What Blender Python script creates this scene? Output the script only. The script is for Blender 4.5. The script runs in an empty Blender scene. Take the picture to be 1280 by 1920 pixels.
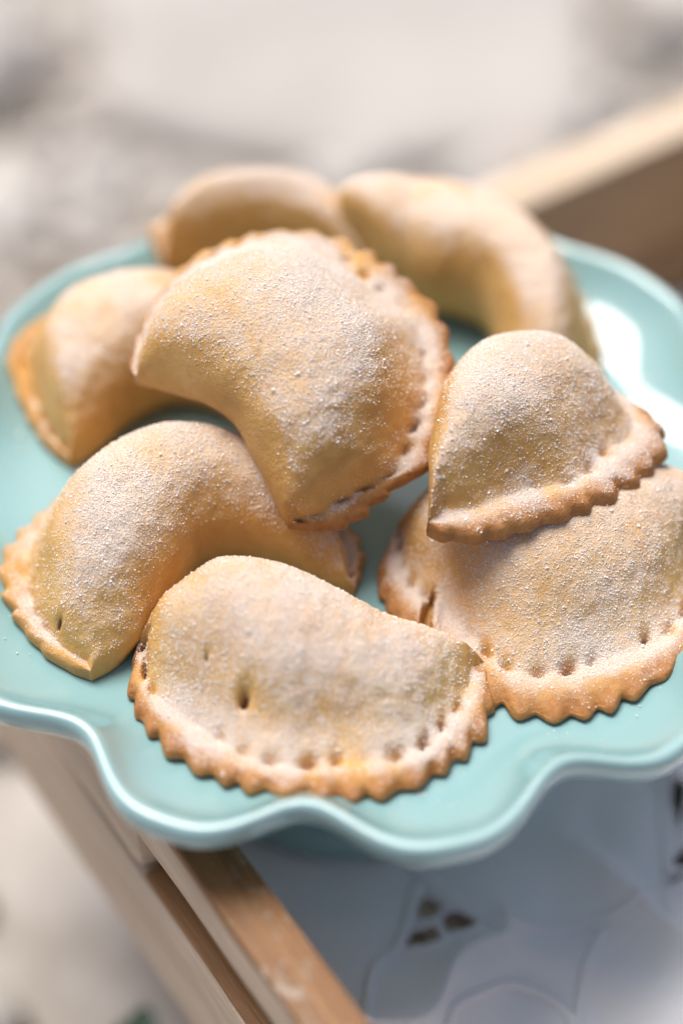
import bpy, math, random
import numpy as np
from mathutils import Vector, Matrix, noise

scene = bpy.context.scene
random.seed(7)
R = math.radians
col = scene.collection

# ------------------------------------------------------------------ camera
cam_d = bpy.data.cameras.new('camera')
cam = bpy.data.objects.new('camera', cam_d)
col.objects.link(cam)
cam.location = (-0.0037, -0.52164, 0.57132)
cam.rotation_euler = (R(90 - 48.4), 0, 0)
cam_d.sensor_fit = 'HORIZONTAL'
cam_d.sensor_width = 14.9
cam_d.lens = 50
cam_d.clip_start = 0.01
cam_d.clip_end = 50
cam_d.dof.use_dof = True
cam_d.dof.focus_distance = 0.735
cam_d.dof.aperture_fstop = 1.05
scene.camera = cam

# ------------------------------------------------------------------ light: bright open shade
SUN_EL, SUN_AZ = R(68), R(-36)          # from behind the stand, to one side
world = bpy.data.worlds.new('World')
scene.world = world
world.use_nodes = True
wn = world.node_tree
bg = wn.nodes['Background']
sky = wn.nodes.new('ShaderNodeTexSky')
sky.sky_type = 'NISHITA'
sky.sun_disc = False
sky.sun_elevation = SUN_EL
sky.sun_rotation = SUN_AZ
sky.air_density = 0.38
sky.dust_density = 4.0
sky.ozone_density = 1.0
wn.links.new(sky.outputs[0], bg.inputs[0])
bg.inputs[1].default_value = 0.12
sun_d = bpy.data.lights.new('sun', 'SUN')
sun_d.energy = 2.2
sun_d.angle = R(36)
sun_d.color = (1.0, 0.965, 0.92)
sun = bpy.data.objects.new('sun', sun_d)
col.objects.link(sun)
sdir = Vector((math.sin(SUN_AZ) * math.cos(SUN_EL), math.cos(SUN_AZ) * math.cos(SUN_EL), math.sin(SUN_EL)))
sun.rotation_euler = sdir.to_track_quat('Z', 'Y').to_euler()
sun.location = sdir * 2
vs = scene.view_settings
vs.view_transform = 'Standard'
vs.look = 'None'
vs.gamma = 1.0
vs.exposure = 0.50
vs.use_curve_mapping = False
scene.cycles.use_denoising = True
scene.cycles.max_bounces = 8
scene.cycles.sample_clamp_indirect = 8.0


# ------------------------------------------------------------------ helpers
def link(o, parent=None):
    col.objects.link(o)
    if parent is not None:
        o.parent = parent
    return o


def tag(o, label=None, cat=None, group=None, kind=None):
    if label: o['label'] = label
    if cat: o['category'] = cat
    if group: o['group'] = group
    if kind: o['kind'] = kind
    return o


def empty(name, loc, rot=(0, 0, 0)):
    o = bpy.data.objects.new(name, None)
    o.empty_display_size = 0.01
    o.location = loc
    o.rotation_euler = rot
    return link(o)


def mesh_obj(name, verts, faces, mat, parent=None, smooth=True):
    me = bpy.data.meshes.new(name)
    me.from_pydata([tuple(v) for v in verts], [], [tuple(f) for f in faces])
    me.update()
    if smooth:
        me.polygons.foreach_set('use_smooth', np.ones(len(me.polygons), bool))
    if mat: me.materials.append(mat)
    return link(bpy.data.objects.new(name, me), parent)


def tri_mesh(name, V, T, mat, parent=None, smooth=False):
    """numpy verts (n,3), tris (m,3)"""
    me = bpy.data.meshes.new(name)
    me.vertices.add(len(V)); me.vertices.foreach_set('co', np.asarray(V, np.float32).ravel())
    me.loops.add(len(T) * 3); me.loops.foreach_set('vertex_index', np.asarray(T, np.int32).ravel())
    me.polygons.add(len(T))
    me.polygons.foreach_set('loop_start', np.arange(0, len(T) * 3, 3, dtype=np.int32))
    me.polygons.foreach_set('use_smooth', np.full(len(T), smooth))
    me.update(calc_edges=True); me.validate()
    if mat: me.materials.append(mat)
    return link(bpy.data.objects.new(name, me), parent)


def catmull(pts, n, closed=False, power=0.5):
    """resample a polyline with a centripetal-ish Catmull-Rom, uniform in arc length"""
    p = np.asarray(pts, float)
    if not closed:
        q = np.vstack([2 * p[0] - p[1], p, 2 * p[-1] - p[-2]])
        segs = len(p) - 1
    else:
        q = np.vstack([p[-1], p, p[0], p[1]])
        segs = len(p)
    out = []
    for i in range(segs):
        a, b, c, d = q[i:i + 4]
        t = np.linspace(0, 1, 24, endpoint=False)[:, None]
        out.append(0.5 * (2 * b + (c - a) * t + (2 * a - 5 * b + 4 * c - d) * t ** 2 + (3 * b - a - 3 * c + d) * t ** 3))
    out.append((p[0] if closed else p[-1])[None])
    c = np.vstack(out)
    L = np.concatenate([[0], np.cumsum(np.linalg.norm(np.diff(c, axis=0), axis=1))])
    s = np.linspace(0, L[-1], n) if np.isscalar(n) else np.asarray(n) * L[-1]
    return np.stack([np.interp(s, L, c[:, k]) for k in range(c.shape[1])], 1), L[-1]


def sstep(a, b, x):
    t = np.clip((x - a) / (b - a), 0, 1)
    return t * t * (3 - 2 * t)


class Mat:
    """tiny node-material builder"""
    def __init__(s, name):
        s.m = bpy.data.materials.new(name); s.m.use_nodes = True
        s.t = s.m.node_tree; s.b = s.t.nodes['Principled BSDF']
        s.co = s.t.nodes.new('ShaderNodeTexCoord').outputs['Object']

    def L(s, a, b): s.t.links.new(a, b)

    def set(s, **k):
        for key, v in k.items():
            i = s.b.inputs[key.replace('_', ' ')]
            if hasattr(v, 'is_linked') or isinstance(v, bpy.types.NodeSocket): s.L(v, i)
            else: i.default_value = (*v, 1) if isinstance(v, tuple) and len(v) == 3 and i.type == 'RGBA' else v
        return s

    def mapping(s, scale=(1, 1, 1), rot=(0, 0, 0), rnd=False):
        n = s.t.nodes.new('ShaderNodeMapping'); n.inputs['Scale'].default_value = scale; n.inputs['Rotation'].default_value = rot
        s.L(s.co, n.inputs[0])
        if rnd:
            oi = s.t.nodes.new('ShaderNodeObjectInfo'); mm = s.t.nodes.new('ShaderNodeVectorMath'); mm.operation = 'SCALE'
            mm.inputs[0].default_value = (3.1, 4.7, 2.3); s.L(oi.outputs['Random'], mm.inputs['Scale']); s.L(mm.outputs[0], n.inputs['Location'])
        return n.outputs[0]

    def noise(s, scale, detail=2, rough=.5, vec=None, dist=0):
        n = s.t.nodes.new('ShaderNodeTexNoise'); n.inputs['Scale'].default_value = scale
        n.inputs['Detail'].default_value = detail; n.inputs['Roughness'].default_value = rough; n.inputs['Distortion'].default_value = dist
        s.L(vec if vec is not None else s.co, n.inputs['Vector']); return n.outputs['Fac']

    def attr(s, name, out='Fac'):
        n = s.t.nodes.new('ShaderNodeAttribute'); n.attribute_name = name; return n.outputs[out]

    def ramp(s, fac, stops):
        n = s.t.nodes.new('ShaderNodeValToRGB'); e = n.color_ramp.elements
        while len(e) < len(stops): e.new(.5)
        for k, (p, c) in enumerate(stops):
            e[k].position = p; e[k].color = (*c, 1) if isinstance(c, tuple) else (c, c, c, 1)
        s.L(fac, n.inputs[0]); return n.outputs[0]

    def rng(s, v, a, b, c=0., d=1.):
        n = s.t.nodes.new('ShaderNodeMapRange'); n.inputs[1].default_value = a; n.inputs[2].default_value = b
        n.inputs[3].default_value = c; n.inputs[4].default_value = d; s.L(v, n.inputs[0]); return n.outputs[0]

    def math(s, op, a, b):
        n = s.t.nodes.new('ShaderNodeMath'); n.operation = op
        for i, v in enumerate((a, b)):
            if isinstance(v, (int, float)): n.inputs[i].default_value = v
            else: s.L(v, n.inputs[i])
        return n.outputs[0]

    def mix(s, fac, a, b, mode='MIX'):
        n = s.t.nodes.new('ShaderNodeMix'); n.data_type = 'RGBA'; n.blend_type = mode
        for i, v in ((0, fac), (6, a), (7, b)):
            if isinstance(v, bpy.types.NodeSocket): s.L(v, n.inputs[i])
            elif isinstance(v, tuple): n.inputs[i].default_value = (*v, 1)
            else: n.inputs[i].default_value = v
        return n.outputs[2]

    def bump(s, h, strength, dist, prev=None):
        n = s.t.nodes.new('ShaderNodeBump'); n.inputs['Strength'].default_value = strength; n.inputs['Distance'].default_value = dist
        s.L(h, n.inputs['Height'])
        if prev is not None: s.L(prev, n.inputs['Normal'])
        return n.outputs[0]


# ------------------------------------------------------------------ materials
def mat_crust():
    m = Mat('baked_crust')
    n1 = m.noise(45, 4, .6)
    n2 = m.noise(320, 3, .6)
    dough = m.ramp(n1, [(.3, (.67, .365, .10)), (.55, (.73, .43, .145)), (.75, (.78, .50, .19))])
    toastn = m.math('MULTIPLY', m.attr('toast'), m.rng(n1, .25, .7, .75, 1.15))
    brown = m.ramp(n2, [(.3, (.36, .145, .042)), (.7, (.50, .235, .078))])
    c = m.mix(m.rng(toastn, 0, 1), dough, brown)
    # frosting of fine sugar stuck to the upper faces
    g1 = m.noise(1900, 2, .7)
    g2 = m.noise(160, 3, .6)
    dens = m.attr('sugar')
    thr = m.math('ADD', m.math('MULTIPLY', dens, .62), m.math('MULTIPLY', m.math('SUBTRACT', g2, .5), .30))
    spark = m.math('ADD', thr, m.math('MULTIPLY', m.math('SUBTRACT', g1, .5), .6))
    sf = m.rng(spark, .10, .86, 0, .86)
    c = m.mix(sf, c, (.91, .835, .775))
    c = m.mix(m.attr('filling'), c, (.09, .030, .012))
    n3 = m.noise(700, 4, .65)
    b1 = m.bump(n3, .4, .0010, m.bump(n2, .5, .0014))
    b2 = m.bump(g1, .55, .0006, b1)
    m.set(Base_Color=c, Roughness=m.rng(sf, 0, .8, .62, .42), Normal=b2, Subsurface_Weight=.12, Subsurface_Scale=.004)
    m.b.inputs['Subsurface Radius'].default_value = (1, .5, .2)
    m.b.inputs['Specular IOR Level'].default_value = .35
    m.b.inputs['Sheen Weight'].default_value = .0
    return m.m


def mat_sugar():
    m = Mat('sugar_crystal')
    m.set(Base_Color=(.88, .80, .72), Roughness=.3)
    return m.m


def mat_glaze():
    m = Mat('mint_glaze')
    n = m.noise(14, 3, .5)
    c = m.mix(n, (.255, .455, .465), (.285, .49, .495))
    c = m.mix(m.attr('thin'), c, (.50, .66, .63))
    m.set(Base_Color=c, Roughness=.12, Coat_Weight=.8, Coat_Roughness=.03, Normal=m.bump(m.noise(60, 2), .06, .001))
    return m.m


def mat_wood(name, stops, axis, rough=.65, flakes=False, mottled=.5):
    m = Mat(name)
    sc = (7, 170, 170) if axis == 'X' else (170, 7, 170)
    v = m.mapping(sc, rnd=True)
    g = m.noise(1.0, 6, .62, v, .6)
    v2 = m.mapping(tuple(x * 7 for x in sc), rnd=True)
    f = m.noise(1.0, 3, .6, v2)
    c = m.ramp(g, stops)
    c = m.mix(m.rng(f, .35, .75, 0, .4), c, tuple(x * .55 for x in stops[0][1]), 'MIX')
    nb = m.bump(m.math('ADD', g, f), .5, .0012)
    if flakes:
        v3 = m.mapping((420, 150, 300), rnd=True)
        a = m.noise(1.0, 5, .75, v3)
        b = m.noise(28, 2, .5)
        k = m.rng(m.math('ADD', m.math('MULTIPLY', a, .55), m.math('MULTIPLY', b, .5)), .58, .67, 0, .65)
        c = m.mix(k, c, (.66, .62, .53))
        nb = m.bump(k, .5, .0006, nb)
    m.set(Base_Color=c, Roughness=rough, Normal=nb)
    return m.m


def mat_cloth():
    m = Mat('white_cotton')
    wv = m.noise(900, 2, .6)
    wr = m.noise(38, 4, .55)
    m.set(Base_Color=m.mix(wr, (.82, .82, .84), (.87, .87, .88)), Roughness=.9, Normal=m.bump(wr, .5, .004, m.bump(wv, .4, .0005)))
    m.b.inputs['Sheen Weight'].default_value = .2
    return m.m


def mat_stone(name, attr_col=False, stops=None, scale=40):
    m = Mat(name)
    n = m.noise(scale, 6, .65)
    if attr_col:
        c = m.mix(m.rng(n, .3, .7, 0, .45), m.attr('tint', 'Color'), (.27, .23, .19))
    else:
        c = m.ramp(n, stops)
        c = m.mix(m.rng(m.noise(7, 3, .6), .35, .7, 0, .5), c, (.54, .51, .47))
    m.set(Base_Color=c, Roughness=.85, Normal=m.bump(m.noise(scale * 4, 5, .65), .5, .003))
    return m.m


def mat_plain(name, c, rough=.6, var=.25, scale=120):
    m = Mat(name)
    n = m.noise(scale, 3)
    m.set(Base_Color=m.mix(m.rng(n, .3, .7), tuple(x * (1 - var) for x in c), tuple(min(1, x * (1 + var)) for x in c)), Roughness=rough)
    return m.m


M_CRUST, M_SUGAR, M_GLAZE, M_CLOTH = mat_crust(), mat_sugar(), mat_glaze(), mat_cloth()
PALE = [(.3, (.58, .44, .30)), (.5, (.69, .55, .40)), (.72, (.76, .63, .48))]
TAN = [(.3, (.30, .17, .08)), (.5, (.42, .26, .13)), (.72, (.50, .33, .18))]
BROWN = [(.3, (.17, .07, .018)), (.5, (.27, .12, .034)), (.72, (.36, .175, .055))]
M_PALE_Y = mat_wood('pale_pine_long', PALE, 'Y')
M_TAN_X = mat_wood('weathered_pine_cross', TAN, 'X')
M_TAN_Y = mat_wood('weathered_pine_long', TAN, 'Y')
M_CAP_Y = mat_wood('varnished_rail', BROWN, 'Y', .5, flakes=True)
M_LEDGE_Y = mat_wood('stained_ledge', BROWN, 'Y', .5)
M_CAP_X = mat_wood('worn_end_rail', PALE, 'X', .6)

# ------------------------------------------------------------------ setting: ground
GROUND_Z = -0.27


def ground():
    n = 140
    ext = 1.6
    t = np.linspace(-1, 1, n)
    ax = np.sign(t) * (np.abs(t) ** 1.8) * ext
    V = []
    for y in ax:
        for x in ax:
            z = GROUND_Z + .006 * noise.noise(Vector((x * 9, y * 9, 0))) + .003 * noise.noise(Vector((x * 40, y * 40, 3))) - .004
            if -.2 < x * .839 + y * .545 < .4 and -.5 < -x * .545 + y * .839 < .2:
                z = min(z, GROUND_Z - .001)
            V.append((x, y + .2, z))
    Fc = [(j * n + i, j * n + i + 1, (j + 1) * n + i + 1, (j + 1) * n + i) for j in range(n - 1) for i in range(n - 1)]
    m = mat_stone('pale_ground', stops=[(.3, (.30, .26, .21)), (.5, (.46, .42, .37)), (.7, (.58, .55, .51))], scale=22)
    o = mesh_obj('ground', V, Fc, m)
    tag(o, 'pale dusty stony ground around the crate', 'ground', kind='structure')


def stone_template(seed, sub=2):
    import bmesh
    bm = bmesh.new()
    bmesh.ops.create_icosphere(bm, subdivisions=sub, radius=1)
    for v in bm.verts:
        p = v.co.normalized()
        d = 1 + .28 * noise.noise(p * 1.3 + Vector((seed * 7.1, 0, 0))) + .12 * noise.noise(p * 3.1 + Vector((0, seed * 3.3, 0)))
        v.co = p * d
    V = np.array([v.co[:] for v in bm.verts]); T = np.array([[v.index for v in f.verts] for f in bm.faces])
    bm.free()
    return V, T


def in_crate(x, y, r):
    X = x * .839 + y * .545
    Y = -x * .545 + y * .839
    return -.122 - r < X < .33 + r and -.44 - r < Y < .135 + r


def gravel():
    rs = np.random.default_rng(4)
    temps = [stone_template(k) for k in range(6)]
    VV, TT, CC = [], [], []
    base = 0
    pal = np.array([(.60, .57, .53), (.72, .70, .66), (.68, .65, .60), (.52, .47, .41), (.44, .38, .31), (.66, .64, .61), (.46, .43, .39), (.56, .50, .44)])
    k = 0
    while k < 2600:
        x, y = rs.uniform(-.65, .65), rs.uniform(-.35, 1.25)
        r = float(np.exp(rs.normal(-4.45, .50)))
        r = min(r, .036)
        if in_crate(x, y, r * 1.15) or (-.14 < x < .15 and .49 < y < .72): k += 1; continue
        V, T = temps[rs.integers(6)]
        a = rs.uniform(0, 6.28)
        s = np.array([rs.uniform(.8, 1.3), rs.uniform(.7, 1.1), rs.uniform(.4, .7)]) * r
        Q = V * s
        Q = np.stack([Q[:, 0] * np.cos(a) - Q[:, 1] * np.sin(a), Q[:, 0] * np.sin(a) + Q[:, 1] * np.cos(a), Q[:, 2]], 1)
        Q = Q + np.array([x, y, GROUND_Z + s[2] * .35])
        VV.append(Q); TT.append(T + base); base += len(Q)
        c = pal[rs.integers(len(pal))] * rs.uniform(.85, 1.12)
        CC.append(np.tile(np.append(np.clip(c, 0, .8), 1), (len(Q), 1)))
        k += 1
    o = tri_mesh('gravel', np.vstack(VV), np.vstack(TT), mat_stone('gravel_stone', True, scale=90), smooth=True)
    a = o.data.attributes.new('tint', 'FLOAT_COLOR', 'POINT'); a.data.foreach_set('color', np.vstack(CC).astype(np.float32).ravel())
    tag(o, 'loose pale gravel and pebbles strewn over the ground', 'gravel', kind='stuff')


def flat_stone(name, label, cx, cy, rx, ry, h, seed, mat, rot=0.):
    """a slab-like rock: a superellipse outline with a rounded shoulder and an uneven top"""
    nt, nr = 72, 10
    V = []; Fc = []
    prof = [(.90, 0), (1.0, .25), (1.0, .6), (.975, .82), (.93, .95), (.85, 1.0), (.6, 1.02), (.3, 1.03)]
    for (s, z) in prof:
        for i in range(nt):
            a = 2 * math.pi * i / nt
            c, sn = math.cos(a), math.sin(a)
            e = (abs(c) ** 3 + abs(sn) ** 3) ** (-1 / 3)
            e *= 1 + .13 * noise.noise(Vector((c * 1.9, sn * 1.9, seed)))
            x, y = rx * s * e * c, ry * s * e * sn
            V.append((x, y, h * z + .004 * noise.noise(Vector((x * 18, y * 18, seed + z)))))
    V.append((0, 0, h * 1.03))
    for k in range(len(prof) - 1):
        for i in range(nt):
            j = (i + 1) % nt
            Fc.append((k * nt + i, k * nt + j, (k + 1) * nt + j, (k + 1) * nt + i))
    for i in range(nt):
        Fc.append(((len(prof) - 1) * nt + i, (len(prof) - 1) * nt + (i + 1) % nt, len(V) - 1))
    o = mesh_obj(name, V, Fc, mat)
    o.location = (cx, cy, GROUND_Z - .006)
    o.rotation_euler = (0, 0, rot)
    tag(o, label, 'stone')
    return o


ground()
gravel()
M_SLAB = mat_stone('slab_stone', stops=[(.3, (.41, .385, .355)), (.55, (.45, .425, .395)), (.75, (.49, .465, .435))], scale=14)
flat_stone('flat_stone', 'large flat pale grey stone lying behind the crate', 0.003, .610, .155, .130, .020, 1.3, M_SLAB)


def rock(name, label, x, y, r, seed, mat, sq=.55):
    V, T = stone_template(seed, 3)
    V = V * np.array([r, r * .8, r * sq])
    o = tri_mesh(name, V, T, mat, smooth=True)
    o.location = (x, y, GROUND_Z + r * sq * .45)
    o.rotation_euler = (0, 0, seed)
    tag(o, label, 'stone')


M_ROCK = mat_stone('rough_rock', stops=[(.3, (.44, .405, .36)), (.55, (.55, .52, .48)), (.75, (.64, .62, .58))], scale=30)
rock('rock', 'rounded pale rock beside the large flat stone, away from the crate end board', -.225, .575, .055, 11.4, M_ROCK)
rock('rock', 'brownish rock standing behind the end board of the crate', .215, .62, .052, 12.9, M_ROCK)


# a low green weed at the foot of the crate
def weed(x, y):
    root = empty('weed', (x, y, GROUND_Z))
    tag(root, 'small dark green leafy weed at the foot of the crate', 'plant')
    m = mat_plain('weed_leaf', (.03, .085, .045), .55)
    rs = random.Random(3)
    top = .058
    V = [(.0016 * (1 - .4 * i / 6) * math.cos(q) + .004 * math.sin(i * .8), .0016 * math.sin(q), top * i / 6) for i in range(7) for q in (0, 1.26, 2.51, 3.77, 5.03)]
    mesh_obj('stem', V, [(i * 5 + k, i * 5 + (k + 1) % 5, i * 5 + 5 + (k + 1) % 5, i * 5 + 5 + k) for i in range(6) for k in range(5)], m, root)
    for k in range(12):
        a = k * 2.4 + rs.uniform(-.3, .3)
        z0 = top * (.45 + .55 * (k + 1) / 12)
        ln = rs.uniform(.02, .032)
        up = rs.uniform(.2, .9)
        V, Fc = [], []
        for i in range(9):
            t = i / 8
            w = .0085 * math.sin(math.pi * min(1, t * .93 + .05)) ** .8 * (1 - .2 * t)
            d = ln * t
            z = z0 + up * d - .55 * d * d / ln
            for s in (-1, 0, 1):
                V.append((math.cos(a) * d - math.sin(a) * w * s, math.sin(a) * d + math.cos(a) * w * s, z + (.0022 if s else 0) * t))
        for i in range(8):
            for s in range(2):
                b = i * 3 + s
                Fc.append((b, b + 1, b + 4, b + 3))
        mesh_obj('leaf', V, Fc, m, root)


weed(-.081, -.110)


# ------------------------------------------------------------------ crate
CR = R(33.0)
crate = empty('wooden_crate', (0, 0, 0), (0, 0, CR))
tag(crate, 'worn pine crate with slatted sides holding the cake stand', 'crate')


def board(name, x0, x1, y0, y1, z0, z1, mat, parent=crate, bev=.0016, wob=.0006):
    """a sawn board with rounded arrises and a slightly uneven long edge"""
    import bmesh
    bm = bmesh.new()
    bmesh.ops.create_cube(bm, size=1)
    for v in bm.verts:
        v.co = Vector((x0 + (v.co.x + .5) * (x1 - x0), y0 + (v.co.y + .5) * (y1 - y0), z0 + (v.co.z + .5) * (z1 - z0)))
    long_axis = 0 if x1 - x0 > y1 - y0 else 1
    es = [e for e in bm.edges if abs((e.verts[0].co - e.verts[1].co)[long_axis]) > .01]
    bmesh.ops.subdivide_edges(bm, edges=es, cuts=18, use_grid_fill=True)
    es = [e for e in bm.edges if len(e.link_faces) == 2 and e.calc_face_angle(0) > .5]
    bmesh.ops.bevel(bm, geom=es, offset=bev, segments=2, affect='EDGES', profile=.6)
    for v in bm.verts:
        p = v.co * 30
        v.co += Vector((noise.noise(p), noise.noise(p + Vector((9, 0, 0))), noise.noise(p + Vector((0, 9, 0))))) * wob
    me = bpy.data.meshes.new(name); bm.to_mesh(me); bm.free()
    me.materials.append(mat)
    me.polygons.foreach_set('use_smooth', np.ones(len(me.polygons), bool))
    try: me.set_sharp_from_angle(angle=R(40))
    except Exception: pass
    return link(bpy.data.objects.new(name, me), parent)


XI, YI = -.0986, .107            # inner faces of the rail side and of the end board
XR, YF = .285, -.40              # the opposite inner faces
TOP, BOT = -.030, -.1425
for side in (0, 1):
    if side == 0: xa, xb = XI - .0172, XI - .0005
    else: xa, xb = XR + .0005, XR + .0172
    board('rail_cap', xa - .0004, xb + .0006, YF, YI, TOP - .0055, TOP, M_CAP_Y)
    board('slat', xa, xb, YF, YI, TOP - .0265, TOP - .0058, M_PALE_Y)
    # hand slot: filler blocks leave an opening in the middle
    for (ya, yb) in ((-.048, YI), (YF, -.225)):
        board('slot_block', xa, xb, ya, yb, TOP - .0545, TOP - .0268, M_PALE_Y, bev=.006)
    board('slot_ledge', xa + .0006, xb - .0004, -.2245, -.0485, TOP - .0546, TOP - .0515, M_LEDGE_Y)
    board('slat', xa, xb, YF, YI, TOP - .0835, TOP - .0548, M_PALE_Y)
    board('slat', xa, xb, YF, YI, BOT, TOP - .0842, M_PALE_Y)
for ya, yb in ((YI + .0003, YI + .021), (YF - .021, YF - .0003)):
    board('end_board', XI - .0172, XR + .0172, ya, yb, TOP - .0575, TOP - .0007, M_TAN_X)
    board('end_board', XI - .0172, XR + .0172, ya, yb, BOT, TOP - .059, M_TAN_X)
    board('end_cap', XI - .0175, XR + .0175, ya - .0003, yb + .0003, TOP - .0004, TOP + .0018, M_CAP_X, bev=.0008)
FLOOR = -.128
for ya in (-.33, .02):
    board('foot_beam', XI + .05, XR - .05, ya, ya + .045, GROUND_Z - .006, BOT - .0005, M_TAN_X)
nb = 6
wdt = (XR - XI) / nb
for k in range(nb):
    board('floor_board', XI + k * wdt + .0012, XI + (k + 1) * wdt - .0012, YF + .0005, YI - .0005, FLOOR - .011, FLOOR, M_PALE_Y)


# ------------------------------------------------------------------ cloth
def cloth():
    root = empty('embroidered_cloth', (0, 0, FLOOR), (0, 0, CR))
    tag(root, 'white cutwork cotton cloth spread under the cake stand in the crate', 'cloth')
    c, s = math.cos(CR), math.sin(CR)

    def loc(x, y): return (c * x + s * y, -s * x + c * y)
    holes = [np.array([loc(px / 100, py / 100) for px, py in poly]) for poly in CUTS]
    nx, ny = 300, 380
    x0, x1, y0, y1 = XI + .001, XR - .001, YF + .001, YI - .001

    def height(x, y):
        rg = 1 - abs(noise.noise(Vector((x * 20 + y * 6 + 2, y * 9 - x * 3 - 4, 7)))) * 2.2
        fold = .011 * max(0, rg) ** 3 * float(sstep(.085, .14, math.hypot(x, y)))
        return base_height(x, y) + fold

    def base_height(x, y):
        d = .0045 + .0070 * noise.noise(Vector((x * 16, y * 16, 1))) + .0016 * noise.noise(Vector((x * 34 + 3, y * 11, 5)))
        d += .0022 * noise.noise(Vector((x * 48, y * 48, 2)))
        # creases running out from the foot
        r = math.hypot(x, y)
        d += .0050 * sstep(.08, .13, r) * (1 + math.sin(math.atan2(y, x) * 9 + 4 * noise.noise(Vector((x * 10, y * 10, 8))))) * .6
        d = max(d, .0006)
        return .0012 + (d - .0012) * float(sstep(.076, .10, r)) if r < .1 else d
    X = np.linspace(x0, x1, nx); Y = np.linspace(y0, y1, ny)
    V = [(x, y, height(x, y)) for y in Y for x in X]

    def inside(px, py, poly):
        sgn = None
        for k in range(len(poly)):
            a, b = poly[k], poly[(k + 1) % len(poly)]
            cr = (b[0] - a[0]) * (py - a[1]) - (b[1] - a[1]) * (px - a[0])
            if sgn is None: sgn = cr > 0
            elif (cr > 0) != sgn: return False
        return True
    Fc = []
    for j in range(ny - 1):
        for i in range(nx - 1):
            mx, my = (X[i] + X[i + 1]) / 2, (Y[j] + Y[j + 1]) / 2
            if any(abs(mx - h[0][0]) < .03 and abs(my - h[0][1]) < .03 and inside(mx, my, h) for h in holes): continue
            Fc.append((j * nx + i, j * nx + i + 1, (j + 1) * nx + i + 1, (j + 1) * nx + i))
    linen = mesh_obj('linen', V, Fc, M_CLOTH, root)

    def cord(pts2, r=.0022, closed=False):
        P, L = catmull(pts2, max(12, int(len(pts2) * 14)), closed)
        V, Fc = [], []
        m = 6
        for i, (x, y) in enumerate(P):
            a = P[min(i + 1, len(P) - 1)] - P[max(i - 1, 0)]
            a = a / (np.linalg.norm(a) + 1e-9)
            z = height(x, y) + r * .2
            for k in range(m):
                q = 2 * math.pi * k / m
                V.append((x - a[1] * r * math.cos(q), y + a[0] * r * math.cos(q), z + .5 * r * math.sin(q)))
        for i in range(len(P) - 1):
            for k in range(m):
                Fc.append((i * m + k, i * m + (k + 1) % m, (i + 1) * m + (k + 1) % m, (i + 1) * m + k))
        mesh_obj('embroidered_cord', V, Fc, M_CLOTH, linen)
    for line in CORDS:
        cord([loc(p[0] / 100, p[1] / 100) for p in line])
    for h in holes:
        cord([tuple(p) for p in h], .0012, True)
    return root


CUTS = [[(2.27, -8.42), (3.26, -8.92), (2.98, -9.55), (2.07, -10.02)], [(2.13, -9.7), (3.03, -9.96), (3.09, -10.73), (1.47, -10.88)], [(3.07, -9.46), (3.79, -9.27), (4.47, -9.98), (3.23, -10.39)], [(11.3, -4.5), (12.12, -4.42), (11.76, -6.34)], [(11.06, -7.87), (11.95, -6.87), (12.05, -7.79)], [(11.06, -8.24), (11.9, -7.93), (12.35, -8.61), (11.31, -8.55)]]
CORDS = [[(1.81, -6.66), (2.4, -7.49), (3.38, -8.67), (4.44, -9.48), (5.42, -9.88), (6.4, -10.05), (7.79, -9.93), (8.79, -9.73), (9.82, -9.36), (11.37, -8.67), (12.59, -7.61), (13.45, -6.17)], [(2.4, -7.85), (2.17, -8.78), (1.64, -10.72), (0.75, -11.84), (0.54, -13.47), (0.44, -14.53)], [(8.77, -10.05), (8.19, -11.28), (7.94, -12.06), (7.51, -14.0)], [(3.1, -14.43), (3.52, -13.47), (4.71, -12.61), (5.5, -12.28), (6.63, -12.71), (7.36, -13.47), (7.77, -14.43)], [(11.04, -9.01), (11.13, -10.16), (11.61, -11.28)], [(11.52, -3.95), (11.2, -5.69), (11.18, -8.08)]]
cloth()


# ------------------------------------------------------------------ cake stand
NL = 11
PH = R(-129.0)


NOTCHES = [0, 33, 67.5, 97, 126, 155.5, 187, 220, 252.5, 286, 322, 360]     # hand-formed, not quite even


def notch(th):
    k = np.interp(np.degrees(th - PH) % 360, NOTCHES, np.arange(NL + 1))
    return ((1 + np.cos(2 * np.pi * k)) / 2) ** 1.6 * (1 - .62 * sstep(.0, .6, np.sin(th)))


PROF_IN = [(0, -.0174), (.03, -.0174), (.06, -.0174), (.086, -.0172), (.102, -.0168), (.115, -.0156), (.126, -.0128), (.1355, -.0084), (.1420, -.0038)]
PROF_LIP = [(.1460, -.0002), (.1484, .0006), (.1502, -.0010), (.1507, -.0042), (.1501, -.0082), (.1480, -.0116)]
PROF_OUT = [(.144, -.0138), (.138, -.0166), (.130, -.0194), (.118, -.0224), (.102, -.0246), (.08, -.0262), (.05, -.0275), (.036, -.0285)]


def scallop(r, th, z):
    a = sstep(.100, .148, r) * .106
    n = notch(th)
    rr = r * (1 - a * n)
    # the wall leans in at each notch and lifts a touch, the lobes dip a little
    zz = z + sstep(.10, .14, r) * (.0016 * n - .0004)
    return rr, zz


def plate_z(x, y):
    """height of the inner plate surface under a point"""
    r = np.hypot(x, y); th = np.arctan2(y, x)
    pr = np.array(PROF_IN + PROF_LIP[:2])
    a = sstep(.100, .148, r) * .106
    return np.interp(r / (1 - a * notch(th)), pr[:, 0], pr[:, 1])


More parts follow.
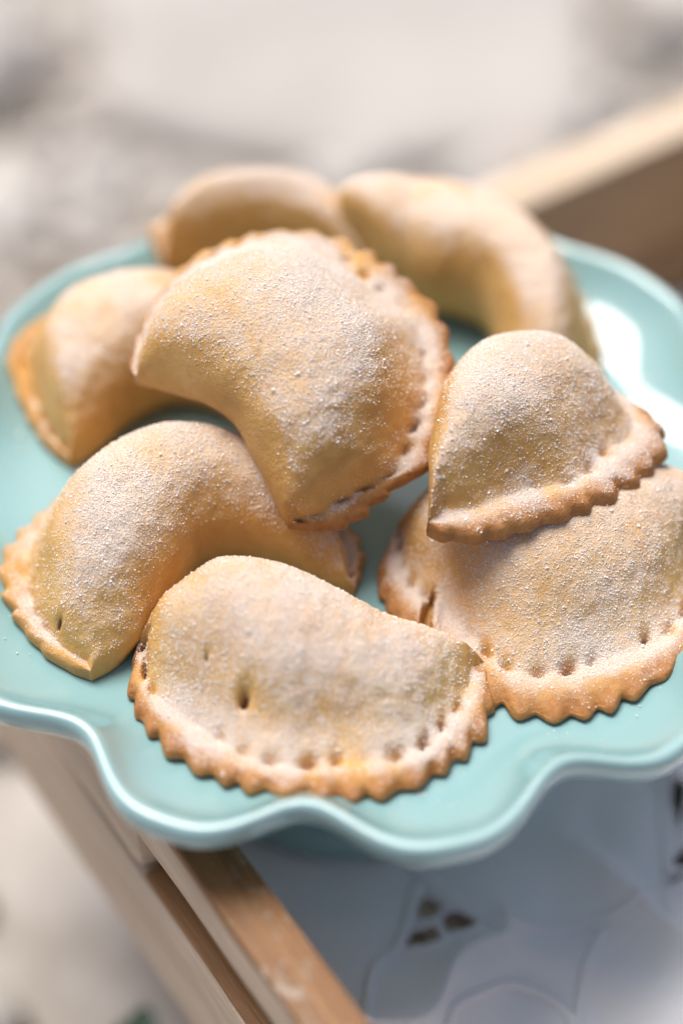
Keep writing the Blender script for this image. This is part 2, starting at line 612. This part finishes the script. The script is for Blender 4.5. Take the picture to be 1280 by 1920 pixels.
def cake_stand():
    root = empty('cake_stand', (0, 0, FLOOR + .003))
    tag(root, 'mint green glazed ceramic cake stand with scalloped rim', 'cake stand')
    oz = -(FLOOR + .003)
    nt = NL * 32
    prof, _ = catmull(PROF_IN + PROF_LIP + PROF_OUT, 110)
    prof[:, 0] = np.maximum(prof[:, 0], 0)
    th = np.linspace(0, 2 * np.pi, nt, endpoint=False)
    V, thin = [], []
    for (r, z) in prof:
        rr, zz = scallop(np.full(nt, r), th, np.full(nt, z))
        V.append(np.stack([rr * np.cos(th), rr * np.sin(th), zz + oz], 1))
        thin.append(np.full(nt, float(np.exp(-((r - .1482) / .0022) ** 2) * (z > -.003))))
    V = np.vstack(V)
    Fc = [(k * nt + i, k * nt + (i + 1) % nt, (k + 1) * nt + (i + 1) % nt, (k + 1) * nt + i) for k in range(1, len(prof) - 1) for i in range(nt)]
    c = len(V); V = np.vstack([V, [[0, 0, PROF_IN[0][1] + oz]]])
    Fc += [(c, nt + (i + 1) % nt, nt + i) for i in range(nt)]
    Fc = [f[::-1] for f in Fc]
    o = mesh_obj('plate', V, Fc, M_GLAZE, root)
    a = o.data.attributes.new('thin', 'FLOAT', 'POINT'); a.data.foreach_set('value', np.concatenate(thin + [[0.]]).astype(np.float32) * .4)
    b = np.array([(.0355, -.0270), (.030, -.034), (.0255, -.046), (.0235, -.060), (.025, -.076), (.031, -.091), (.042, -.102), (.056, -.1095), (.067, -.114), (.0710, -.1185), (.0712, -.1232), (.069, -.1248), (.060, -.1246)])
    pr, _ = catmull(b, 60)
    ns = 96
    V = [(r * math.cos(2 * math.pi * i / ns), r * math.sin(2 * math.pi * i / ns), z + oz) for (r, z) in pr for i in range(ns)]
    Fc = [(k * ns + i, (k + 1) * ns + i, (k + 1) * ns + (i + 1) % ns, k * ns + (i + 1) % ns) for k in range(len(pr) - 1) for i in range(ns)]
    Fc.append(tuple((len(pr) - 1) * ns + i for i in range(ns)))
    mesh_obj('pedestal', V, Fc, M_GLAZE, root)


cake_stand()

# ------------------------------------------------------------------ pastries
# fold and sealed-edge outlines of each turnover on its own base plane, centimetres
PASTRY_OUTLINES = {
 'front': dict(loc=(-0.0122, -0.0839, -0.0165), rot=(-0.03, -0.0, 0.0),
   fold=[(-5.71, 2.25), (-4.59, 3.34), (-3.03, 4.04), (-1.27, 4.04), (0.5, 3.34), (2.24, 2.61), (3.97, 2.16), (5.42, 1.49)],
   edge=[(-5.71, 2.25), (-5.91, 0.98), (-5.54, -0.54), (-4.4, -2.01), (-3.12, -2.9), (-1.45, -3.59), (0.19, -3.79), (1.83, -3.67), (3.16, -3.15), (4.35, -2.22), (5.25, -1.18), (5.62, 0.33), (5.42, 1.49)],
   marks=[(-2.17, -0.8), (-3.36, 0.29)]),
 'left': dict(loc=(-0.0600, -0.0095, -0.0165), rot=(0.0, -0.0, 0.0),
   fold=[(-2.41, -6.37), (-1.29, -5.57), (-0.33, -4.07), (0.48, -2.7), (1.12, -1.85), (2.05, -1.61), (3.48, -1.94), (4.92, -2.5), (6.07, -2.77)],
   edge=[(-2.41, -6.37), (-3.55, -5.83), (-4.5, -4.89), (-5.34, -3.39), (-5.67, -1.78), (-5.15, -0.24), (-3.92, 1.34), (-2.25, 2.51), (-0.15, 3.09), (2.09, 2.84), (4.15, 1.83), (5.72, 0.36), (6.35, -1.19), (6.07, -2.77)],
   marks=[(-3.42, -5.0)]),
 'leftback': dict(loc=(-0.0736, 0.0730, -0.0165), rot=(0.0, -0.0, 0.0),
   fold=[(-2.46, -5.28), (-1.43, -4.52), (-0.2, -3.22), (1.09, -2.49), (2.63, -2.83), (3.98, -4.0)],
   edge=[(-2.46, -5.28), (-3.52, -4.21), (-4.46, -2.57), (-4.87, -1.09), (-4.3, 0.33), (-3.04, 1.62), (-1.33, 2.47), (0.85, 2.53), (2.87, 1.39), (4.09, -0.55), (4.52, -2.7), (3.98, -4.0)],
   marks=[]),
 'backleft': dict(loc=(-0.0360, 0.1294, -0.0100), rot=(0.1194, -0.0, 0.0),
   fold=[(-3.44, -1.69), (-2.17, -1.38), (-0.58, -1.06), (1.23, -1.06), (2.83, -1.72), (4.22, -2.88)],
   edge=[(-3.44, -1.69), (-3.86, -0.8), (-3.8, 0.21), (-2.97, 1.08), (-1.26, 1.68), (0.78, 1.89), (2.82, 1.48), (4.24, 0.27), (4.73, -1.59), (4.22, -2.88)],
   marks=[]),
 'backright': dict(loc=(0.0379, 0.1058, -0.0100), rot=(0.1194, -0.0, 0.0),
   fold=[(-4.16, 1.04), (-2.58, -0.41), (-1.12, -1.33), (-0.04, -1.61), (0.82, -2.09), (1.31, -2.99), (1.57, -4.4), (1.93, -5.84)],
   edge=[(-4.16, 1.31), (-4.93, 2.05), (-5.27, 3.04), (-4.67, 3.77), (-2.13, 4.04), (0.1, 3.66), (2.09, 2.63), (3.81, 0.91), (4.84, -1.16), (5.19, -3.17), (4.8, -5.0), (3.44, -6.2), (1.93, -5.84)],
   marks=[]),
 'rightlow': dict(loc=(0.0650, -0.0445, -0.0165), rot=(0.0, -0.0, 0.0),
   fold=[(-5.02, 3.22), (-3.03, 4.35), (-0.25, 5.09), (2.5, 4.97), (4.49, 4.6), (5.75, 3.5)],
   edge=[(-5.02, 3.22), (-5.54, 2.08), (-5.59, 0.8), (-4.86, -0.9), (-3.59, -2.33), (-2.1, -3.68), (-0.77, -4.36), (0.93, -4.3), (2.69, -3.56), (4.16, -2.48), (5.39, -0.68), (5.96, 1.38), (5.75, 3.5)],
   marks=[(2.91, -1.67), (-3.83, 0.4), (-3.98, -0.05), (-4.08, -0.53), (-4.12, -1.0), (-4.04, -1.43), (-3.91, -1.67)]),
 'righttop': dict(loc=(0.0593, -0.0150, 0.0165), rot=(-0.0798, -0.0, 0.0),
   fold=[(-3.57, -2.62), (-3.47, -0.76), (-3.26, 1.04), (-2.85, 2.63), (-2.09, 3.77), (-0.83, 4.41), (0.63, 4.41), (1.89, 4.13)],
   edge=[(-3.57, -2.62), (-2.9, -2.94), (-1.79, -2.94), (-0.14, -2.31), (1.63, -1.57), (3.1, -0.51), (4.21, 0.83), (4.37, 2.04), (3.8, 3.17), (2.95, 3.85), (1.89, 4.13)],
   marks=[]),
 'centre': dict(loc=(-0.0180, 0.0189, 0.0270), rot=(0.3367, -0.0, 0.0),
   fold=[(-5.38, -0.04), (-4.08, -0.63), (-2.83, -1.22), (-1.93, -1.99), (-1.29, -3.2), (-0.75, -4.44), (-0.31, -5.23)],
   edge=[(-5.38, -0.04), (-5.65, 0.49), (-5.37, 1.59), (-4.73, 3.21), (-3.68, 4.6), (-2.05, 5.37), (-0.41, 5.64), (1.43, 5.32), (2.88, 4.44), (4.05, 3.31), (4.76, 2.4), (5.1, 0.79), (5.25, -0.39), (4.78, -1.95), (4.23, -3.2), (3.44, -3.68), (2.47, -4.44), (1.77, -5.1), (0.73, -5.34), (-0.31, -5.23)],
   marks=[]),
}

CUBE_V = np.array([(x, y, z) for x in (-1, 1) for y in (-1, 1) for z in (-1, 1)], float)
CUBE_T = np.array([(0, 1, 3), (0, 3, 2), (4, 6, 7), (4, 7, 5), (0, 4, 5), (0, 5, 1), (2, 3, 7), (2, 7, 6), (0, 2, 6), (0, 6, 4), (1, 5, 7), (1, 7, 3)])


def turnover(key, label, H, seed, grains, hprof=None, flange=.011, tooth=.0017, pit=.0022, peak=.36, rest=True,
             flprof=None, pitprof=None, fat=0., gp=.75, tpitch=.0100, vents=(), crack=None, toastprof=None, lump=1., toast=.6, sugar=1.0, tf=.0052, round_back=.0, tipw=.0):
    d = PASTRY_OUTLINES[key]
    rs = np.random.default_rng(seed)
    NT = 300
    u = np.linspace(0, 1, NT)
    tt = .5 - .5 * np.cos(np.pi * u)                    # denser at the tips
    tt = .45 * tt + .55 * u
    Fp, Lf = catmull(np.array(d['fold']) / 100, tt)
    Ep, Le = catmull(np.array(d['edge']) / 100, tt)
    dv = Ep - Fp
    w = np.linalg.norm(dv, axis=1)
    dirv = dv / np.maximum(w, 1e-6)[:, None]
    # height along the length
    g = (1 - np.abs(2 * tt - 1) ** 2.4) ** gp
    fat = fat * g
    ks = peak / .36
    if hprof: g = g * np.interp(tt, *zip(*hprof))
    h = tf + (H - tf) * g
    h = np.minimum(h, tf + w * 1.25)
    flange = flange * (np.interp(tt, *zip(*flprof)) if flprof else 1)
    fw = np.minimum(flange * (1 + .12 * np.sin(tt * 23 + seed)), w * .62)
    sd = w - fw                                          # dome width
    # teeth along the sealed edge
    nteeth = max(8, round(Le / tpitch))
    ph = tt * nteeth + .12 * np.sin(tt * 31 + seed)
    tid = np.floor(ph).astype(int)
    amp = 1 + .45 * rs.standard_normal(nteeth + 3)
    amp = np.clip(amp, .3, 1.8)
    tw = np.abs(((ph % 1) * 2) - 1)                      # 0 at tooth tip, 1 at valley
    prof_t = .55 * (1 - tw ** 1.6) + .45 * (.5 + .5 * np.cos(np.pi * tw))
    ampt = np.interp(ph, np.arange(len(amp)), amp)
    out = tooth * ampt * (prof_t - .45)
    pk = peak
    bz = [(1 - fat) * p + fat * q for p, q in zip((.93, .72, .45, .20), (.975, .87, .66, .36))]
    rows = [  # (kind, a, z): a in dome units or flange units
        ('d', .45, 0.0, 0), ('d', .10, 0.0, 0), ('d', .02, .10, 0), ('d', -.025, .32, 0), ('d', .015, .60, 0), ('d', .11 * ks, .84, 0),
        ('d', .22 * ks, .955, 0), ('d', pk, 1.0, 0), ('d', pk + (1 - pk) * .25, bz[0], 1), ('d', pk + (1 - pk) * .49, bz[1], 1), ('d', pk + (1 - pk) * .67, bz[2], 1), ('d', pk + (1 - pk) * .83, bz[3], 1),
        ('d', 1.0, .03, 1), ('f', .22, .0, 1), ('f', .55, 0, 1), ('f', .86, 0, 1), ('f', 1.0, 0, 2), ('f', .97, 0, 3), ('f', .3, 0, 3)]
    ctl = []
    for kind, a, z, mode in rows:
        if mode == 0: a = a + .10 * (1 - g) * z
        dist = a * sd if kind == 'd' else sd + a * fw
        if kind == 'f' and a > .8: dist = dist + out * (1 if a > .9 else .8)
        if mode == 0: zz = z * h
        elif mode == 1: zz = tf + (h - tf) * z - (.0012 if kind == 'f' and a == .86 else 0)
        elif mode == 2: zz = np.full(NT, tf * .45)
        else: zz = np.zeros(NT)
        ctl.append(np.stack([np.broadcast_to(dist, (NT,)), np.broadcast_to(zz, (NT,))], 1))
    ctl = np.stack(ctl, 1)                               # NT, K, 2
    K = ctl.shape[1]
    MS = 5
    ring, sidx = [], []
    for k in range(K):
        a, b, c, e = ctl[:, (k - 1) % K], ctl[:, k], ctl[:, (k + 1) % K], ctl[:, (k + 2) % K]
        for q in range(MS):
            t = q / MS
            ring.append(.5 * (2 * b + (c - a) * t + (2 * a - 5 * b + 4 * c - e) * t * t + (3 * b - a - 3 * c + e) * t ** 3))
            sidx.append(k + t)
    ring = np.stack(ring, 1)                             # NT, M, 2
    sidx = np.array(sidx)
    M_ = ring.shape[1]
    dist, z = ring[..., 0], ring[..., 1].copy()
    topmask = ((sidx >= 2) & (sidx < 16)).astype(float)[None, :] * np.ones((NT, 1))
    # crimp: one pit per tooth just inside the flange plus a shallow groove across it
    fl_pos = (dist - sd[:, None]) / np.maximum(fw[:, None], 1e-5)   # 0 at the dome foot, 1 at the edge
    pa = np.clip(.75 + .75 * rs.standard_normal(nteeth + 3), 0, 2)
    pat = np.interp(ph - .5, np.arange(len(pa)), pa) * (np.interp(tt, *zip(*pitprof)) if pitprof else 1)
    valley = np.exp(-((1 - tw) / .5) ** 2)[:, None] * pat[:, None]
    pits = valley * np.exp(-((fl_pos - .08) * fw[:, None] / .0019) ** 2)
    groove = valley * (.08 * sstep(0, .4, fl_pos) + .32 * sstep(.6, 1., fl_pos))
    press = (sidx >= 7) & (sidx < 16)
    z -= press[None, :] * (pit * (pits + groove))
    P = np.zeros((NT, M_, 3))
    P[..., :2] = Fp[:, None, :] + dirv[:, None, :] * dist[..., None]
    P[..., 2] = z
    # soft lumps and undulation
    so = Vector((seed * 3.7, seed * 1.3, 0))
    lift = np.zeros((NT, M_)); side = np.zeros((NT, M_, 2))
    for i in range(NT):
        for j in range(M_):
            p = Vector(P[i, j])
            a = noise.noise(p * 38 + so); b = noise.noise(p * 95 + so); c = noise.noise(p * 260 + so)
            lift[i, j] = (.0022 * a + .0009 * b) * lump + .0003 * c
            side[i, j] = (.0010 * noise.noise(p * 55 - so) + .0003 * c, .0010 * noise.noise(p * 55 + so * 2) - .0003 * c)
    hz = np.clip(P[..., 2] / .012, 0, 1)
    P[..., 2] += lift * hz * topmask
    P[..., :2] += side * (.4 + .6 * hz)[..., None]
    fill = np.zeros((NT, M_))
    # fork holes and cracks: pushed-in points
    marks = [np.array(q) / 100 for q in d['marks']]
    for (k0, rad, dep) in vents:
        dd = np.linalg.norm(P[..., :2] - marks[k0], axis=2)
        k = np.exp(-(dd / rad) ** 2.5) * topmask
        P[..., 2] -= dep * k
        fill = np.maximum(fill, sstep(.45, .95, k))
    if crack:
        k0, k1, wid, dep = crack
        line, _ = catmull(np.array(marks[k0:k1]), 40)
        dd = np.full(P.shape[:2], 9.); who = np.zeros(P.shape[:2])
        for q, c in enumerate(line):
            e = np.linalg.norm(P[..., :2] - c, axis=2)
            who = np.where(e < dd, q / 39, who); dd = np.minimum(dd, e)
        env = np.sin(np.pi * np.clip(who * .96 + .02, 0, 1)) ** .6
        k = np.exp(-(dd / (wid * (.25 + .75 * env))) ** 4) * topmask
        ridge = np.exp(-((dd - wid * 2.2) / (wid * 1.3)) ** 2) * topmask * env
        P[..., 2] += .0016 * ridge - dep * k
        fill = np.maximum(fill, sstep(.45, .95, k))
    rotm = Matrix.Rotation(d['rot'][1], 3, 'Y') @ Matrix.Rotation(d['rot'][0], 3, 'X')
    if rest:                                             # settle on the curved plate
        Wp = P.reshape(-1, 3) @ np.array(rotm).T + np.array(d['loc'])
        base = P.reshape(-1, 3).copy(); base[:, 2] = 0
        Wb = base @ np.array(rotm).T + np.array(d['loc'])
        need = plate_z(Wb[:, 0], Wb[:, 1]) + .0006 - Wb[:, 2]
        up = np.where(np.hypot(Wb[:, 0], Wb[:, 1]) > .146, 0, np.maximum(need, 0)).reshape(NT, M_)
        P[..., 2] += up
    NV = NT * M_
    V = P.reshape(-1, 3)
    I = np.arange(NV).reshape(NT, M_)
    a = I[:-1]; b = I[1:]
    quads = np.stack([a, np.roll(a, -1, 1), np.roll(b, -1, 1), b], -1).reshape(-1, 4)
    qs = np.tile(sidx, (NT - 1, 1)).reshape(-1)
    # orientation
    p0, p1, p2 = V[quads[:, 0]], V[quads[:, 1]], V[quads[:, 3]]
    fn = np.cross(p1 - p0, p2 - p0)
    top = (qs > 6) & (qs < 9)
    if fn[top][:, 2].sum() < 0: quads = quads[:, ::-1]; fn = -fn
    vn = np.zeros((NV, 3))
    for k in range(4): np.add.at(vn, quads[:, k], fn)
    vn /= np.maximum(np.linalg.norm(vn, axis=1), 1e-12)[:, None]
    # colour attributes
    S = np.tile(sidx, (NT, 1)).reshape(-1)
    flp = fl_pos.reshape(-1)
    tN = np.repeat(tt, M_)
    nz = vn[:, 2]
    nzw = (vn @ np.array(rotm).T)[:, 2]
    lown = np.array([noise.noise(Vector(v) * 45 + so) for v in V])
    lown2 = np.array([noise.noise(Vector(v) * 140 + so) for v in V])
    tip = sstep(.10, .0, np.minimum(tN, 1 - tN))
    tprof = np.repeat(np.interp(tt, *zip(*toastprof)) if toastprof else np.ones(NT), M_)
    to = sstep(-.1, 1.15, flp) * .95 * tprof + tip * .45 * tprof + (pits.reshape(-1) * .35) + .30 * lown
    to = np.where(S < 2, .5, to)
    to = np.clip((to + .25 * lown2) * toast * 1.55, 0, 1)
    su = sstep(.25, 1.0, nzw) * (.80 + .5 * lown + .25 * lown2) - .66 * sstep(.1, .8, flp) + (.14 + .5 * lown + .4 * lown2) * np.exp(-((flp - .2) / .34) ** 2)
    su = np.clip(su * sugar, 0, 1) * (topmask.reshape(-1))
    root = empty('turnover', d['loc'])
    root.rotation_euler = rotm.to_euler()
    tag(root, label, 'pastry', 'sugar dusted turnovers piled on the cake stand')
    fl = fill.reshape(-1)
    parts = {'crust': (qs < 12.2) | (qs >= 18), 'crimped_edge': (qs >= 12.2) & (qs < 18)}
    for nm, mask in parts.items():
        q = quads[mask]
        used = np.unique(q)
        remap = np.full(NV, -1); remap[used] = np.arange(len(used))
        o = mesh_obj(nm, V[used], remap[q], M_CRUST, root)
        for an, val in (('toast', to), ('sugar', su), ('filling', fl)):
            at = o.data.attributes.new(an, 'FLOAT', 'POINT'); at.data.foreach_set('value', val[used].astype(np.float32))
        o.data.normals_split_custom_set_from_vertices(vn[used].tolist())
    # loose sugar crystals caught on the upper faces
    ar = np.linalg.norm(fn, axis=1)
    fs = su[quads].mean(1)
    wgt = ar * (fs ** 1.3 + .03 * (fs > .01)) * (1 - fl[quads].max(1))
    wgt /= wgt.sum()
    pick = rs.choice(len(quads), grains, p=wgt)
    A, B = rs.random((grains, 1)), rs.random((grains, 1))
    q = V[quads[pick]]
    pos = (q[:, 0] * (1 - A) + q[:, 1] * A) * (1 - B) + (q[:, 3] * (1 - A) + q[:, 2] * A) * B
    nn = vn[quads[pick, 0]]
    sz = np.exp(rs.normal(np.log(.000108), .34, (grains, 1)))
    big = rs.random((grains, 1)) < .012
    sz = np.where(big, sz * 1.8, sz)
    pos = pos + nn * sz * .55
    qx = rs.standard_normal((grains, 4)); qx /= np.linalg.norm(qx, axis=1)[:, None]
    x, y, zq, ww = qx.T
    RM = np.stack([np.stack([1 - 2 * (y * y + zq * zq), 2 * (x * y - zq * ww), 2 * (x * zq + y * ww)], -1),
                   np.stack([2 * (x * y + zq * ww), 1 - 2 * (x * x + zq * zq), 2 * (y * zq - x * ww)], -1),
                   np.stack([2 * (x * zq - y * ww), 2 * (y * zq + x * ww), 1 - 2 * (x * x + y * y)], -1)], 1)
    asp = rs.uniform(.7, 1.2, (grains, 1, 3))
    G = np.einsum('nij,nkj->nki', RM, CUBE_V[None] * asp) * sz[:, None] + pos[:, None]
    T = (CUBE_T[None] + (np.arange(grains) * 8)[:, None, None]).reshape(-1, 3)
    o = tri_mesh('sugar', G.reshape(-1, 3), T, M_SUGAR, root)
    o['kind'] = 'stuff'
    return root


SMALLBACK = [(0, 1), (.22, 1), (.36, .5), (.8, .5), (.92, 1), (1, 1)]
turnover('backleft', 'small rounded turnover behind the topmost one, its end against a curved neighbour', .033, 5, 3000, peak=.46, fat=.5, flange=.006, flprof=SMALLBACK, gp=.8,
         toast=.3, lump=.25, sugar=1.3)
turnover('backright', 'curved turnover by the crate end board, arching round a gap of bare plate', .042, 6, 3500, hprof=[(0, 1.7), (.12, 1.5), (.3, 1.05), (1, 1)], peak=.47, fat=.75, flange=.008,
         flprof=[(0, 1), (.15, 1), (.3, .35), (1, .3)], gp=.8, toast=.3, lump=.25, sugar=1.3)
turnover('leftback', 'turnover lying mostly under the topmost one, its crimped tip on bare plate', .044, 3, 4000, peak=.46, fat=.7, flange=.0085, flprof=SMALLBACK, gp=1.1, tooth=.0011,
         toast=.28, lump=.4, sugar=1.2)
turnover('left', 'crescent turnover with a deep hollow fold, behind the pierced half-moon', .047, 2, 26000, lump=.6, peak=.46, fat=.75, flange=.010, flprof=SMALLBACK,
         vents=((0, .0014, .003),), tooth=.0018, gp=1.4, toast=.38, pit=.0014)
turnover('rightlow', 'split turnover with a dark crack in its crust, lying under another', .037, 8, 30000, lump=.4, tooth=.0026,
         crack=(1, 7, .0013, .009), vents=((0, .0017, .0035),), flange=.017, peak=.32, fat=.3, toast=.85, pit=.0030, gp=.85)
turnover('righttop', 'small wedge shaped turnover resting on top of the split one', .037, 7, 24000, lump=.35, rest=False, flange=.0135, peak=.33, fat=.45, tooth=.0022, tf=.0065, toast=.9, pit=.0034, gp=.95)
turnover('centre', 'topmost broad turnover of the pile, thickly frosted with sugar', .042, 4, 46000, lump=.35, rest=False, flange=.0115, pit=.0036, tooth=.0019,
         flprof=[(0, .55), (.12, .45), (.38, .5), (.52, 1), (1, 1)], toastprof=[(0, .5), (.4, .25), (.55, 1), (1, 1)],
         pitprof=[(0, .2), (.4, .35), (.55, 1), (1, 1)], toast=.85, fat=.5, gp=.9)
turnover('front', 'plump half-moon turnover with a pierced vent hole and bold toothed edge', .040, 1, 34000, tooth=.0032, flange=.0130, pit=.0036, tf=.0058,
         hprof=[(0, 1), (.28, 1.08), (.5, .88), (.7, .66), (.85, .62), (1, .7)], vents=((0, .0022, .007), (1, .0008, .002)), peak=.29, fat=.08, toast=.82, gp=.9, lump=.5)


# crumb of sugar lying on the plate
def crumb(x, y, r, seed):
    V, T = stone_template(seed, 2)
    V = V * np.array([r, r * .45, r * .35])
    o = tri_mesh('sugar_lump', V, T, M_SUGAR, smooth=False)
    o.location = (x, y, plate_z(np.array(x), np.array(y)) + r * .22)
    o.rotation_euler = (0, 0, .35)
    tag(o, 'tiny white sugar lump on the plate by a toothed pastry edge', 'sugar lump')


crumb(.0325, -.103, .0036, 21.0)


def spilled_sugar():
    rs = np.random.default_rng(12)
    n = 1300
    a = rs.uniform(0, 2 * np.pi, n); rr = np.sqrt(rs.uniform(.25, 1, n)) * .128
    x, y = rr * np.cos(a), rr * np.sin(a)
    keep = np.array([noise.noise(Vector((p * 30, q * 30, 4))) > -.05 for p, q in zip(x, y)])
    x, y = x[keep], y[keep]; n = len(x)
    sz = np.exp(rs.normal(np.log(.00017), .4, n))
    z = plate_z(x, y) + sz * .8
    G = CUBE_V[None] * rs.uniform(.6, 1.2, (n, 1, 3)) * sz[:, None, None]
    c, s = np.cos(a[:n])[:, None], np.sin(a[:n])[:, None]
    G = np.stack([G[..., 0] * c - G[..., 1] * s, G[..., 0] * s + G[..., 1] * c, G[..., 2]], -1) + np.stack([x, y, z], 1)[:, None]
    T = (CUBE_T[None] + (np.arange(n) * 8)[:, None, None]).reshape(-1, 3)
    o = tri_mesh('spilled_sugar', G.reshape(-1, 3), T, M_SUGAR)
    tag(o, 'scattered sugar grains fallen on the mint plate', 'sugar', kind='stuff')


spilled_sugar()
